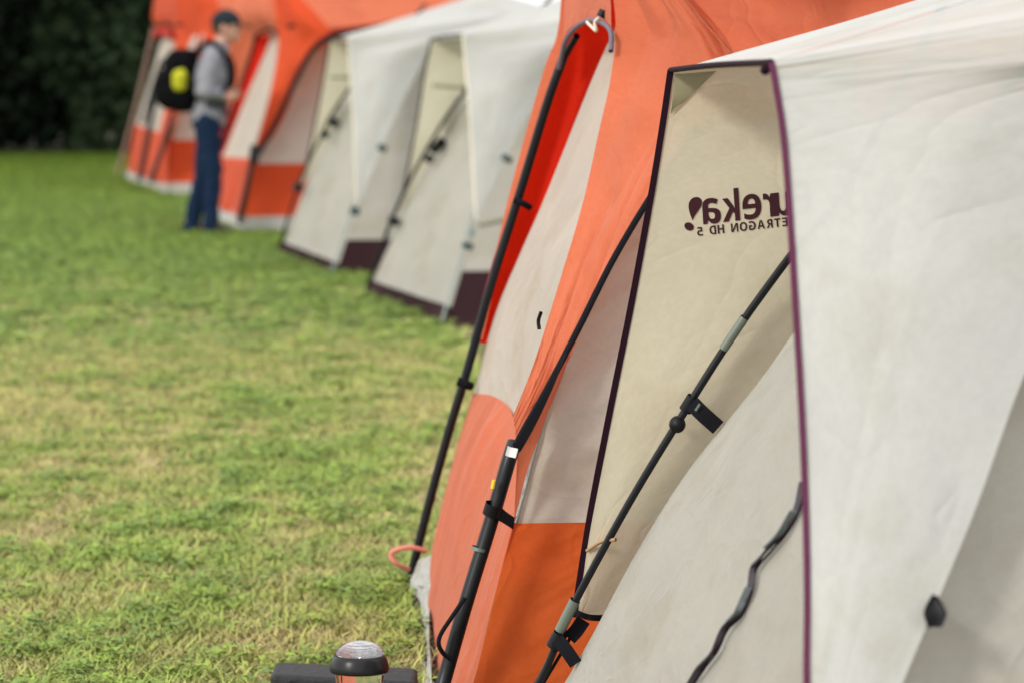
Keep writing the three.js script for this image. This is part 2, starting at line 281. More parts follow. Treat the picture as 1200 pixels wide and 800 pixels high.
  const onWall = ([px, py]) => { const o = V(0, EYE, 0), r = new THREE.Raycaster(o, ray(px, py).normalize()); A.fw.updateWorldMatrix(true, false); const h = r.intersectObject(A.fw, false)[0]; return h ? h.point.addScaledVector(ray(px, py).normalize(), -0.05) : P(px, py, 5.4); };
  const wp = zp.map(onWall), zf = part('zip_flap', strap(wp, 0.0115, V(1, 0.35, 0.2), 0.003, 110, 0.6), solid(0.06, 0.055, 0.065, 0.95, 0, 0.2), T);
  part('zip_edge', tube(wp.map((p, i) => p.clone().add(V(0.004 + 0.001 * Math.cos(i * 2.1), -0.003, 0.003))), 0.0022, 90), M.bindingDark, zf);
  part('reflective_strip', strap([wp[1], wp[2], wp[3]].map((p) => p.clone().add(V(-0.003, 0.003, 0.006))), 0.012, V(1, 0.4, 0.2), 0.002, 20), M.reflective, zf);
  part('reflective_strip', strap([wp[5], lerp(wp[5], wp[6], 0.5), wp[6], lerp(wp[6], wp[7], 0.6)].map((p) => p.clone().add(V(-0.003, 0.003, 0.006))), 0.01, V(1, 0.4, 0.2), 0.002, 20), M.reflective, zf);
  // fly tab at the side arch
  const tab = cloth([[[1094, 694, 4.53], [1099, 697, 4.53]], [[1083, 716, 4.52], [1110, 718, 4.52]], [[1088, 736, 4.52], [1104, 735, 4.52]]], 8, 10, (u, v) => 0.006 * Math.sin(u * 3.1));
  part('fly_tab', tab, M.black, T);
}

// two dome tents farther along
function farDome(label, q, pix) {
  const D = domeTent({ label, detail: false, depth: 2.5, apex: 1.83, sag: -0.01, poleR: 0.011, bindR: 0.006, nearPoleMat: M.cyan, nearBind: M.cord, crest: [0.37, 1.66], skirt: 0.045,
    frontFold: folds(1.1, 0.25, 0.012, q), sideFold: folds(-0.8, 0.16, 0.025, q + 1), wingFold: folds(1.4, 0.3, 0.01, q + 2), farFold: folds(2.2, 0.3, 0.005, q + 3), ...pix });
  return D;
}
{
  const C = farDome('grey dome tent between the salmon cabin tent and its look-alike behind, cyan corner strap', 40, {
    FF: G(428, 345), FN: G(520, 385),
    wallFar: [G(430, 345), [470, 258, 19.7], [512, 172, 19.3], [552, 105, 18.8]], wallNear: [G(522, 385), [560, 255, 17.9], [590, 150, 18.2], [630, 70, 18.5]],
    poleFar: [G(428, 345), [462, 250, 19.65], [502, 172, 19.25], [545, 108, 18.75]], browFar: [505, 46, 19.6],
    wingLeft: [[542, 40, 17.9], [546, 80, 17.85], [550, 130, 17.75], [554, 190, 17.68], [558, 257, 17.6]],
    wingArch: [[710, 45, 18.1], [655, 85, 18.0], [622, 132, 17.9], [590, 190, 17.75], [559, 258, 17.6]],
    farLeft: [[505, 46, 19.6], [497, 90, 19.7], [487, 150, 19.75], [472, 225, 19.85], [464, 248, 19.9]], farRight: [[570, 44, 19.2], [562, 90, 19.3], [545, 150, 19.5], [500, 215, 19.8], [468, 250, 19.95]] });
  const D = farDome('grey dome tent standing beside the red-orange cabin tent with a walker at its front', 50, {
    FF: G(325, 298), FN: G(390, 325),
    wallFar: [G(327, 298), [357, 222, 23.7], [385, 160, 23.3], [415, 105, 22.8]], wallNear: [G(392, 325), [420, 238, 21.8], [446, 150, 22.1], [480, 70, 22.4]],
    poleFar: [G(325, 298), [350, 216, 23.6], [376, 160, 23.2], [408, 106, 22.7]], browFar: [386, 47, 23.4],
    wingLeft: [[408, 44, 21.9], [410, 80, 21.85], [413, 130, 21.75], [416, 185, 21.65], [418, 240, 21.55]],
    wingArch: [[520, 40, 22], [497, 72, 21.95], [470, 122, 21.85], [445, 178, 21.7], [419, 241, 21.55]],
    farLeft: [[386, 47, 23.4], [380, 85, 23.5], [372, 130, 23.6], [358, 195, 23.75], [351, 215, 23.8]], farRight: [[440, 45, 23.1], [430, 85, 23.2], [412, 130, 23.4], [375, 190, 23.7], [354, 217, 23.85]] });
  const bits = (D, a) => {
    for (const [n, l, r, m] of a) part(n, tube(l, r, 10), m, D.T);
  };
  bits(C, [['pole_clip', [[518, 166, 19.1], [508, 176, 19.15]], 0.03, M.black], ['pole_clip', [[506, 182, 19.2], [500, 190, 19.2]], 0.025, M.black], ['pole_clip', [[463, 255, 19.6], [460, 264, 19.6]], 0.035, M.black], ['fly_tab', [[596, 183, 17.7], [592, 189, 17.7]], 0.03, M.buckle], ['strap_buckle', [[552, 268, 17.5], [550, 278, 17.5]], 0.022, M.cyan], ['strap_buckle', [[549, 285, 17.5], [547, 292, 17.5]], 0.03, M.buckle], ['window_hem', [[562, 264, 17.7], [600, 256, 17.75], [640, 250, 17.8]], 0.012, M.olive],
    ['printed_lettering', [[508, 100, 19.45], [544, 103, 19.2]], 0.012, M.olive]]);
  bits(D, [['pole_clip', [[394, 140, 23], [388, 148, 23]], 0.03, M.black], ['pole_clip', [[383, 153, 23], [378, 161, 23]], 0.028, M.black], ['fly_tab', [[449, 170, 21.6], [446, 177, 21.6]], 0.03, M.buckle], ['strap_buckle', [[417, 243, 21.5], [414, 252, 21.5]], 0.03, M.buckle], ['pole_clip', [[351, 215, 23.5], [347, 224, 23.5]], 0.035, M.black], ['window_hem', [[420, 238, 21.8], [445, 233, 22], [470, 227, 22.2]], 0.014, M.olive],
    ['printed_lettering', [[387, 90, 23.3], [408, 91, 23.1]], 0.012, M.olive]]);
}

// a cabin tent: upright walls orange below and pale above, a salmon fly with arched openings, poles that stand outside
function cabin(s) {
  const { FF, FN } = s, f = V().subVectors(FN, FF), b = V(-f.z, 0, f.x).normalize(); if (b.x < 0) b.negate();
  const W = s.depth, BF = FF.clone().addScaledVector(b, W), BN = FN.clone().addScaledVector(b, W), C = lerp(lerp(FF, FN, 0.5), lerp(BF, BN, 0.5), 0.5);
  bases.push([FF, FN, BN, BF]);
  const T = thing('cabin_tent', s.label, 'tent', C, 'orange cabin tents in the row'), n = s.detail ? 70 : 22;
  for (const [name, rows, mat, fold, k] of s.sheets) part(name, cloth(rows, k ?? n, k ?? n, fold), M[mat], T);
  // near side wall from the corner seam back, and the walls that close the tent
  const seam = pts(s.seam), back = (p) => p.clone().addScaledVector(b, W - 0.3 - 2 * Math.max(0, V().subVectors(p, FN).dot(b) - 0.1)), cut = s.seamCut;
  const rows = seam.map((p) => [p, lerp(p, back(p), 0.5), back(p)]);
  const low = rows.slice(0, cut + 1), high = rows.slice(cut);
  if (s.whiteBase) { const q = low[0].map((p) => up(p, 0.14).addScaledVector(V().subVectors(C, p).setY(0).normalize(), 0.03)); part('ground_strip', cloth([low[0], q], 20, 6), M.sod, T); low[0] = q; }
  part('lower_side_wall', cloth(low, n * 4, n, s.sideFold), M[s.lower ?? 'orange'], T);
  part('upper_side_wall', cloth(high, n * 4, n, s.sideFold2), M[s.sideMat ?? 'wallTan'], T);
  const topN = seam[seam.length - 1], eave = topN.y, inn = (p, h) => up(lerp(p, C, 0.18), h);
  part('back_wall', cloth([[BF, BN], [inn(BF, eave), inn(BN, eave)]], 12, 12), M.orange, T);
  { const e = pts(s.farEdge); part('side_wall', cloth(e.map((p) => [p.clone().add(V(0.01, 0, -0.03)), p.clone().add(V(0.01, 0, -0.05)).addScaledVector(b, W - 2 * Math.max(0, V().subVectors(p, FF).dot(b)))]), 12, 12), M.orange, T); }
  part('floor', cloth([[up(FF, 0.012), up(FN, 0.012)], [up(BF, 0.012), up(BN, 0.012)]], 4, 4), M.plum, T);
  part('fly_roof', cloth([[inn(BF, eave), inn(BN, eave)], [up(lerp(C, lerp(FF, BF, 0.5), 0.4), s.ridge), up(lerp(C, lerp(FN, BN, 0.5), 0.4), s.ridge)], [up(lerp(FF, C, 0.3), s.ridge - 0.12), up(lerp(FN, C, 0.3), s.ridge - 0.12)]], 16, 16), M.salmon, T);
  for (const [name, list, r, mat] of s.tubes) part(name, tube(list, r, s.detail ? 48 : 24, 10), M[mat], T);
  return { T, b, f, C, FF, FN, BF, BN };
}

// salmon cabin tent next to the nearest dome tent
{
  const sideRows = [[530, 888, 7.04], [555, 800, 7.07], [578, 704, 7.1], [601, 613, 7.13], [628, 512, 7.19], [655, 430, 7.28], [700, 325, 7.4], [750, 235, 7.5], [810, 140, 7.6]];
  const B = cabin({
    label: 'salmon and orange cabin tent with black poles, right behind the nearest dome tent', detail: true, FF: G(480, 695), FN: G(520, 888), depth: 2.6, ridge: 1.95, seam: sideRows, seamCut: 3, sideMat: 'wallWhite', farEdge: [[488, 706, 9.0], [505, 635, 9.05], [532, 545, 9.03], [557, 461, 9.0], [584, 370, 8.95], [616, 292, 8.9], [644, 228, 8.85], [696, 98, 8.75], [726, 30, 8.7]],
    sideFold: (u, v, x, y) => folds(0.62, 0.032, 0.024, 31)(u, v, x, y), sideFold2: (u, v, x, y) => folds(0.55, 0.06, 0.014, 32)(u, v, x, y),
    sheets: [
      ['lower_front_wall', [[[511, 702, 8.98], [508, 755, 8.2], [516, 830, 7.4], [530, 888, 7.04]], [[508, 640, 9.05], [525, 665, 8.3], [545, 735, 7.5], [555, 800, 7.07]], [[530, 545, 9.03], [550, 560, 8.35], [572, 625, 7.6], [585, 680, 7.11]], [[555, 461, 9.0], [578, 464, 8.5], [600, 482, 8.1], [606, 525, 7.6], [604, 605, 7.12]]], 'salmon', folds(1.3, 0.16, 0.016, 33)],
      ['upper_front_wall', [[[555, 463, 9.01], [578, 466, 8.5], [601, 486, 8.1], [608, 530, 7.6], [608, 600, 7.14]], [[580, 370, 8.95], [620, 380, 8.3], [660, 430, 7.32]], [[612, 292, 8.88], [650, 300, 8.25], [700, 325, 7.46]], [[640, 228, 8.82], [690, 235, 8.2], [750, 240, 7.58]], [[692, 98, 8.7], [760, 100, 8.15], [830, 130, 7.7]], [[722, 30, 8.6], [790, 30, 8.15], [870, 60, 7.8]]], 'wallWhite', folds(1.5, 0.25, 0.006, 34)],
      ['corner_flap', [[[606, 525, 7.06], [602, 612, 7.1]], [[618, 505, 7.075], [618, 545, 7.13]], [[634, 474, 7.1], [635, 492, 7.16]], [[652, 440, 7.14], [654, 446, 7.2]], [[664, 414, 7.18], [666, 416, 7.2]]], 'salmon', folds(1.2, 0.06, 0.006, 37), 24],
      ['fly_panel', [[[705, -140, 8.15], [712, -138, 8.0], [722, -130, 7.9]], [[712, -40, 8.0], [742, -40, 7.8], [776, -38, 7.68]], [[717, 34, 7.9], [780, 36, 7.62], [856, 62, 7.46]], [[713, 92, 7.82], [765, 110, 7.55], [818, 148, 7.4]], [[700, 155, 7.72], [735, 180, 7.48], [768, 222, 7.33]], [[681, 240, 7.58], [700, 265, 7.42], [720, 302, 7.27]], [[655, 330, 7.42], [666, 355, 7.31], [678, 385, 7.2]], [[630, 412, 7.25], [638, 430, 7.19], [643, 452, 7.13]], [[601, 488, 7.1], [604, 505, 7.07], [607, 524, 7.05]]], 'salmon', (u, v, x, y) => folds(1.5, 0.11, 0.046, 35)(u, v, x, y) * (1 - 0.75 * v) + folds(1.35, 0.05, 0.012, 45)(u, v, x, y), 110],
      ['webbing_gusset', [[[662, 414, 7.1], [664, 415, 7.1]], [[641, 456, 7.06], [646, 459, 7.07]], [[621, 490, 7.03], [629, 495, 7.05]], [[608, 512, 7.01], [616, 519, 7.03]], [[600, 526, 7.0], [609, 530, 7.03]]], 'charcoal', null, 12],
      ['fly_gable', [[[668, -140, 9.0], [690, -140, 8.5], [706, -140, 8.15]], [[660, -40, 9.05], [686, -40, 8.5], [713, -40, 8.0]], [[652, 74, 9.05], [660, 46, 8.95], [672, 30, 8.75], [690, 22, 8.4], [706, 25, 8.1], [717, 36, 7.9]]], 'salmon', folds(0.3, 0.15, 0.012, 36), 40],
      ['fly_wing', [[[662, -40, 9.06], [690, -40, 9.06], [740, -40, 8.95]], [[656, 36, 9.07], [690, 40, 9.1], [735, 36, 8.97]], [[642, 100, 9.07], [670, 105, 9.12], [715, 100, 9.0]], [[598, 240, 9.07], [620, 242, 9.14], [668, 240, 9.03]], [[568, 340, 9.07], [590, 345, 9.14], [625, 340, 9.05]], [[556, 400, 9.08], [564, 402, 9.1], [590, 405, 9.08]]], 'redLiner', folds(1.4, 0.3, 0.008, 38), 40],
      ['wing_hem', [[[661, -30, 9.0], [668, -28, 8.98]], [[653, 40, 9.0], [664, 46, 8.98]], [[638, 80, 9.0], [655, 88, 8.97]], [[604, 200, 9.0], [616, 204, 8.98]], [[582, 290, 9.0], [590, 294, 8.98]], [[560, 395, 9.0], [565, 398, 8.99]]], 'salmon', null, 20],
      ['fly_roof', [[[722, -130, 7.92], [950, -170, 8.1], [1400, -220, 8.3]], [[777, -38, 7.7], [1000, -70, 7.85], [1420, -110, 8.0]], [[857, 63, 7.47], [1050, 44, 7.6], [1440, 20, 7.7]], [[850, 110, 7.44], [1040, 80, 7.58], [1440, 70, 7.68]]], 'salmon', folds(0.05, 0.09, 0.016, 39), 70],
      ['ground_flap', [[[490, 655, 8.94], [509, 648, 8.88]], [[480, 684, 8.9], [498, 676, 8.84], [516, 672, 8.75]], [[484, 704, 8.76], [495, 702, 8.7], [505, 700, 8.55]], [[488, 742, 8.3], [494, 744, 8.2], [502, 745, 8.05]], [[491, 798, 7.65], [498, 799, 7.58], [506, 800, 7.48]], [[495, 860, 7.0], [503, 870, 6.95], [512, 880, 6.9]]], 'sod', folds(1.2, 0.05, 0.012, 40), 30],
    ],
    tubes: [
      ['pole', [G(497, 880), [519, 802, 6.98], [545, 710, 6.99], [575, 612, 7.01], [596, 540, 7.02], [603, 518, 7.04]], 0.0155, 'blackPole'],
      ['pole', [[477, 692, 9.02], [500, 600, 9.0], [525, 508, 8.98], [548, 432, 8.96], [575, 335, 8.93], [608, 230, 8.9], [640, 125, 8.85], [655, 82, 8.83], [665, 55, 8.83]], 0.0125, 'blackPole'],
      ['pole_tip', [[662, 66, 8.8], [676, 42, 8.72]], 0.009, 'black'],
      ['fly_edge_binding', [[818, 148, 7.38], [768, 222, 7.31], [720, 302, 7.25], [678, 385, 7.17], [643, 452, 7.1], [618, 496, 7.05], [604, 522, 7.02]], 0.0072, 'webbing'],
      ['arch_binding', [[655, 80, 8.8], [662, 50, 8.72], [674, 33, 8.6], [690, 24, 8.3], [706, 27, 8.03], [716, 38, 7.88], [716, 60, 7.84]], 0.006, 'greyTrim'],
      ['seam_piping', sideRows.slice(3, 6).map(([x, y, d]) => [x + 3, y, d - 0.008]), 0.0045, 'sod'],
      ['hip_seam', [[778, -36, 7.66], [810, 8, 7.55], [857, 63, 7.44]], 0.003, 'salmon'],
      ['guy_loop', [[500, 645, 8.95], [480, 641, 8.93], [462, 645, 8.92], [458, 651, 8.92], [464, 660, 8.92], [479, 667, 8.95]], 0.0065, 'pinkCord'],
      ['cord_loop', [[545, 700, 6.96], [530, 722, 6.95], [517, 742, 6.95], [514, 754, 6.95], [519, 765, 6.96], [528, 772, 6.97]], 0.0048, 'webbing'],
      ['toggle_cord', [[688, 26, 8.2], [694, 32, 8.1], [699, 36, 8.05], [697, 26, 8.05], [703, 20, 8.05]], 0.0038, 'cord'],
      ['arch_toggle', [[704, 20, 8.04], [708, 12, 8.04]], 0.011, 'black'],
      ['zip_pull', [[634, 366, 7.15], [631, 376, 7.16], [632, 386, 7.16]], 0.004, 'black'],
      ['pole_clip', [[602, 234, 8.86], [612, 238, 8.86], [621, 243, 8.88]], 0.009, 'webbing'],
      ['pole_clip', [[536, 446, 8.9], [546, 450, 8.9], [551, 452, 8.92]], 0.012, 'webbing'],
      ['pole_clip', [[579, 590, 6.99], [575, 603, 6.995]], 0.0185, 'black'],
      ['pole_collar', [[562, 641, 7.0], [561, 645, 7.0]], 0.0168, 'metal'],
      ['yellow_tag', [[579, 562, 6.985], [577, 572, 6.985]], 0.004, 'yellow'],
      
    ],
  });
  part('clip_strap', strap([P(580, 598, 6.99), P(590, 605, 7.0), P(602, 613, 7.03)], 0.026, V(-0.2, 1, 0)), M.webbing, B.T);
  part('care_label', cloth([[P(595, 522, 6.99), P(607, 526, 6.99)], [P(592, 533, 6.98), P(604, 537, 6.98)]], 6, 6, (u, v) => 0.002 * Math.sin(u * 5)), M.white, B.T);
}

// the two red-orange cabin tents at the end of the row
{
  const E = cabin({
    label: 'red-orange cabin tent with pale ground strip, next to the walker in jeans', FF: G(240, 256), FN: G(284, 274), depth: 2.8, ridge: 2.0, whiteBase: true, lower: 'vermilion', sideMat: 'wallWhite',
    farEdge: [[243, 256, 29], [262, 184, 29], [292, 110, 28.85], [320, 46, 28.6]], seam: [[285, 273, 26.6], [292, 235, 26.7], [299, 192, 26.8], [315, 140, 27], [335, 95, 27.2], [352, 50, 27.4]], seamCut: 2, sideFold: folds(0.9, 0.3, 0.02, 61), sideFold2: folds(1.2, 0.3, 0.015, 62),
    sheets: [
      ['ground_strip', [[[241, 257, 29], [284, 273, 26.6]], [[248, 240, 29], [287, 252, 26.65]]], 'sod', null, 12],
      ['lower_front_wall', [[[247, 243, 29], [286, 255, 26.65]], [[261, 184, 29], [299, 186, 26.8]]], 'vermilion', folds(1.3, 0.3, 0.03, 63)],
      ['upper_front_wall', [[[261, 184, 28.95], [299, 188, 26.85]], [[290, 110, 28.8], [322, 120, 27]], [[318, 46, 28.5], [345, 46, 27.3]]], 'wallWhite', folds(1.3, 0.3, 0.02, 64)],
      ['fly_panel', [[[318, -20, 27.6], [325, -20, 27.4], [335, -20, 27.3]], [[322, 20, 27.4], [345, 20, 27], [385, 34, 26.8]], [[326, 44, 27.3], [345, 46, 27], [372, 52, 26.8]], [[322, 80, 27.2], [336, 86, 26.95], [350, 92, 26.8]], [[312, 125, 27], [320, 132, 26.9], [328, 138, 26.7]], [[296, 180, 26.7], [298, 182, 26.7], [300, 184, 26.65]]], 'vermilion', folds(1.4, 0.25, 0.03, 65), 40],
      ['fly_gable', [[[278, -20, 29], [300, -20, 28.2], [318, -20, 27.6]], [[272, 20, 29.1], [300, 15, 28], [322, 20, 27.4]], [[296, 48, 29], [302, 38, 28.5], [315, 34, 28], [326, 38, 27.4]]], 'salmon', null, 20],
      ['fly_wing', [[[272, 20, 29.2], [300, 30, 29.2], [318, 40, 29]], [[266, 80, 29.3], [285, 85, 29.3], [305, 85, 29.1]], [[254, 140, 29.4], [266, 142, 29.4], [285, 140, 29.2]], [[246, 178, 29.4], [252, 182, 29.4], [264, 184, 29.3]]], 'salmon', folds(1.4, 0.3, 0.02, 66), 24],
      ['wing_liner', [[[300, 42, 28.9], [318, 42, 28.8]], [[285, 85, 29], [302, 85, 28.9]], [[264, 140, 29.05], [282, 142, 28.95]], [[250, 178, 29.1], [262, 180, 29]]], 'redLiner', null, 20],
      ['fly_roof', [[[335, -24, 27.3], [430, -40, 27.6], [560, -60, 28]], [[386, 34, 26.8], [450, 26, 27], [560, 2, 27.4]]], 'salmon', folds(0.1, 0.3, 0.02, 67), 30],
      ['fly_valance', [[[385, 33, 26.8], [450, 26, 27], [560, 2, 27.4]], [[366, 62, 26.8], [400, 42, 27], [470, 30, 27.2], [560, 16, 27.5]]], 'vermilion', null, 20],
    ],
    tubes: [
      ['pole', [[280, 262, 26.5], [290, 215, 26.5], [298, 178, 26.55]], 0.024, 'blackPole'], ['pole', [[236, 250, 29.1], [262, 160, 29], [292, 70, 28.8], [300, 45, 28.7]], 0.02, 'blackPole'],
      ['fly_edge_binding', [[470, 28, 27.1], [400, 40, 26.8], [378, 47, 26.75], [362, 64, 26.75], [345, 96, 26.72], [326, 138, 26.68], [300, 184, 26.6]], 0.022, 'webbing'],
      ['arch_binding', [[297, 46, 28.8], [305, 38, 28.4], [316, 35, 27.9], [326, 40, 27.35]], 0.014, 'webbing'], ['fly_button', [[340, 29, 26.85], [341, 33, 26.85]], 0.035, 'bindingDark'], ['corner_buckle', [[299, 172, 26.55], [297, 190, 26.5]], 0.04, 'black'],
    ],
  });
  const Fq = cabin({
    label: 'red-orange cabin tent with a slanting pinkish pole, at the woods end of the row', FF: G(146, 211), FN: G(196, 231), depth: 2.8, ridge: 2.0, whiteBase: true, lower: 'vermilion', sideMat: 'wallWhite',
    farEdge: [[148, 211, 37.6], [159, 147, 37.5], [176, 95, 37.3], [191, 42, 37]], seam: [[196, 231, 33.4], [198, 200, 33.5], [202, 164, 33.6], [212, 120, 33.8], [226, 70, 34], [238, 36, 34.2]], seamCut: 2, sideFold: folds(0.9, 0.3, 0.02, 71), sideFold2: folds(1.2, 0.3, 0.015, 72),
    sheets: [
      ['ground_strip', [[[146, 211, 37.6], [172, 222, 35.4], [196, 231, 33.4]], [[148, 198, 37.6], [174, 208, 35.4], [197, 216, 33.45]]], 'sod', null, 12],
      ['lower_front_wall', [[[148, 200, 37.6], [197, 218, 33.45]], [[158, 146, 37.5], [201, 160, 33.6]]], 'vermilion', folds(1.3, 0.3, 0.03, 73)],
      ['upper_front_wall', [[[158, 147, 37.5], [201, 162, 33.6]], [[175, 95, 37.3], [212, 110, 33.8]], [[190, 42, 37], [232, 42, 34.1]]], 'wallWhite', folds(1.3, 0.3, 0.02, 74)],
      ['fly_panel', [[[206, -24, 35], [225, -24, 34.6], [246, -24, 34.4]], [[206, 25, 35], [235, 26, 34.3], [262, 30, 33.8]], [[204, 50, 34.9], [225, 55, 34.3], [250, 60, 33.7]], [[200, 90, 34.7], [212, 95, 34.2], [226, 100, 33.6]], [[190, 140, 34.2], [196, 144, 33.8], [203, 146, 33.4]], [[176, 195, 33.6], [178, 197, 33.4], [181, 198, 33.3]]], 'vermilion', folds(1.4, 0.25, 0.03, 75), 40],
      ['fly_gable', [[[184, -20, 37.4], [206, -24, 35]], [[178, 16, 37.5], [206, 12, 35]], [[181, 30, 37.4], [190, 27, 36.6], [200, 28, 35.8], [206, 40, 35]]], 'vermilion', null, 20],
      ['fly_roof', [[[246, -26, 34.4], [310, -40, 34.6], [380, -50, 35]], [[262, 30, 33.8], [310, 26, 34], [380, 14, 34.4]]], 'salmon', folds(0.1, 0.3, 0.02, 76), 30],
      ['fly_roof', [[[184, -22, 37.4], [246, -26, 34.4]], [[220, -60, 37], [300, -70, 35]]], 'salmon', null, 12],
    ],
    tubes: [
      ['pole', [[137, 204, 37.5], [160, 120, 37.4], [180, 32, 37.3]], 0.02, 'tanPole'], ['pole', [[163, 212, 34.6], [172, 165, 34.6], [182, 110, 34.6]], 0.03, 'blackPole'], ['pole', [[176, 214, 33.3], [190, 172, 33.3], [203, 132, 33.3]], 0.028, 'blackPole'],
      ['zip_binding', [[167, 145, 35], [180, 100, 35], [190, 70, 35]], 0.022, 'black'], ['arch_binding', [[183, 40, 37], [192, 36, 36.4], [203, 42, 35.4]], 0.05, 'redLiner'], ['fly_button', [[210, 27, 34.6], [210, 31, 34.6]], 0.04, 'bindingDark'],
    ],
  });
}
// ---------------------------------------------------------------- person with a backpack
// surface nets over a distance field f, in a box, with cells of size c
function skin(f, lo, hi, c) {
  const nx = Math.ceil((hi[0] - lo[0]) / c) + 1, ny = Math.ceil((hi[1] - lo[1]) / c) + 1, nz = Math.ceil((hi[2] - lo[2]) / c) + 1;
  const val = new Float32Array(nx * ny * nz), at = (i, j, k) => (k * ny + j) * nx + i;
  for (let k = 0; k < nz; k++) for (let j = 0; j < ny; j++) for (let i = 0; i < nx; i++) val[at(i, j, k)] = f(lo[0] + i * c, lo[1] + j * c, lo[2] + k * c);
  const vid = new Int32Array(nx * ny * nz).fill(-1), pos = [], idx = [];
  for (let k = 0; k < nz - 1; k++) for (let j = 0; j < ny - 1; j++) for (let i = 0; i < nx - 1; i++) {
    let sx = 0, sy = 0, sz = 0, n = 0;
    const e = (a, b, c2, d, e2, g) => { const p = val[at(i + a, j + b, k + c2)], q = val[at(i + d, j + e2, k + g)]; if ((p < 0) !== (q < 0)) { const t = p / (p - q); sx += a + (d - a) * t; sy += b + (e2 - b) * t; sz += c2 + (g - c2) * t; n++; } };
    for (const [u, v] of [[0, 0], [1, 0], [0, 1], [1, 1]]) { e(0, u, v, 1, u, v); e(u, 0, v, u, 1, v); e(u, v, 0, u, v, 1); }
    if (n) { vid[at(i, j, k)] = pos.length / 3; pos.push(lo[0] + (i + sx / n) * c, lo[1] + (j + sy / n) * c, lo[2] + (k + sz / n) * c); }
  }
  const quad = (a, b, c2, d, flip) => { if (Math.min(a, b, c2, d) < 0) return; flip ? idx.push(a, c2, b, b, c2, d) : idx.push(a, b, c2, b, d, c2); };
  for (let k = 1; k < nz - 1; k++) for (let j = 1; j < ny - 1; j++) for (let i = 1; i < nx - 1; i++) {
    const s0 = val[at(i, j, k)] < 0;
    if (s0 !== val[at(i + 1, j, k)] < 0) quad(vid[at(i, j - 1, k - 1)], vid[at(i, j, k - 1)], vid[at(i, j - 1, k)], vid[at(i, j, k)], !s0);
    if (s0 !== val[at(i, j + 1, k)] < 0) quad(vid[at(i - 1, j, k - 1)], vid[at(i, j, k - 1)], vid[at(i - 1, j, k)], vid[at(i, j, k)], s0);
    if (s0 !== val[at(i, j, k + 1)] < 0) quad(vid[at(i - 1, j - 1, k)], vid[at(i, j - 1, k)], vid[at(i - 1, j, k)], vid[at(i, j, k)], !s0);
  }
  const g = new THREE.BufferGeometry(); g.setAttribute('position', new THREE.Float32BufferAttribute(pos, 3)); g.setIndex(idx); g.computeVertexNormals();
  return g;
}
const cone = (a, b, ra, rb, sz = 1) => { const dx = b[0] - a[0], dy = b[1] - a[1], dz = (b[2] - a[2]) / sz, L = dx * dx + dy * dy + dz * dz || 1e-9; return (x, y, z) => { const px = x - a[0], py = y - a[1], pz = (z - a[2]) / sz, t = Math.max(0, Math.min(1, (px * dx + py * dy + pz * dz) / L)); return Math.hypot(px - dx * t, py - dy * t, pz - dz * t) - ra - (rb - ra) * t; }; };
const blend = (list, k) => (x, y, z) => { let d = list[0](x, y, z); for (let i = 1; i < list.length; i++) { const e = list[i](x, y, z), h = Math.max(0, Math.min(1, 0.5 + 0.5 * (e - d) / k)); d = e + (d - e) * h - k * h * (1 - h); } return d; };
const ell = (c, r) => (x, y, z) => { const q = Math.hypot((x - c[0]) / r[0], (y - c[1]) / r[1], (z - c[2]) / r[2]); return (q - 1) * Math.min(...r); };
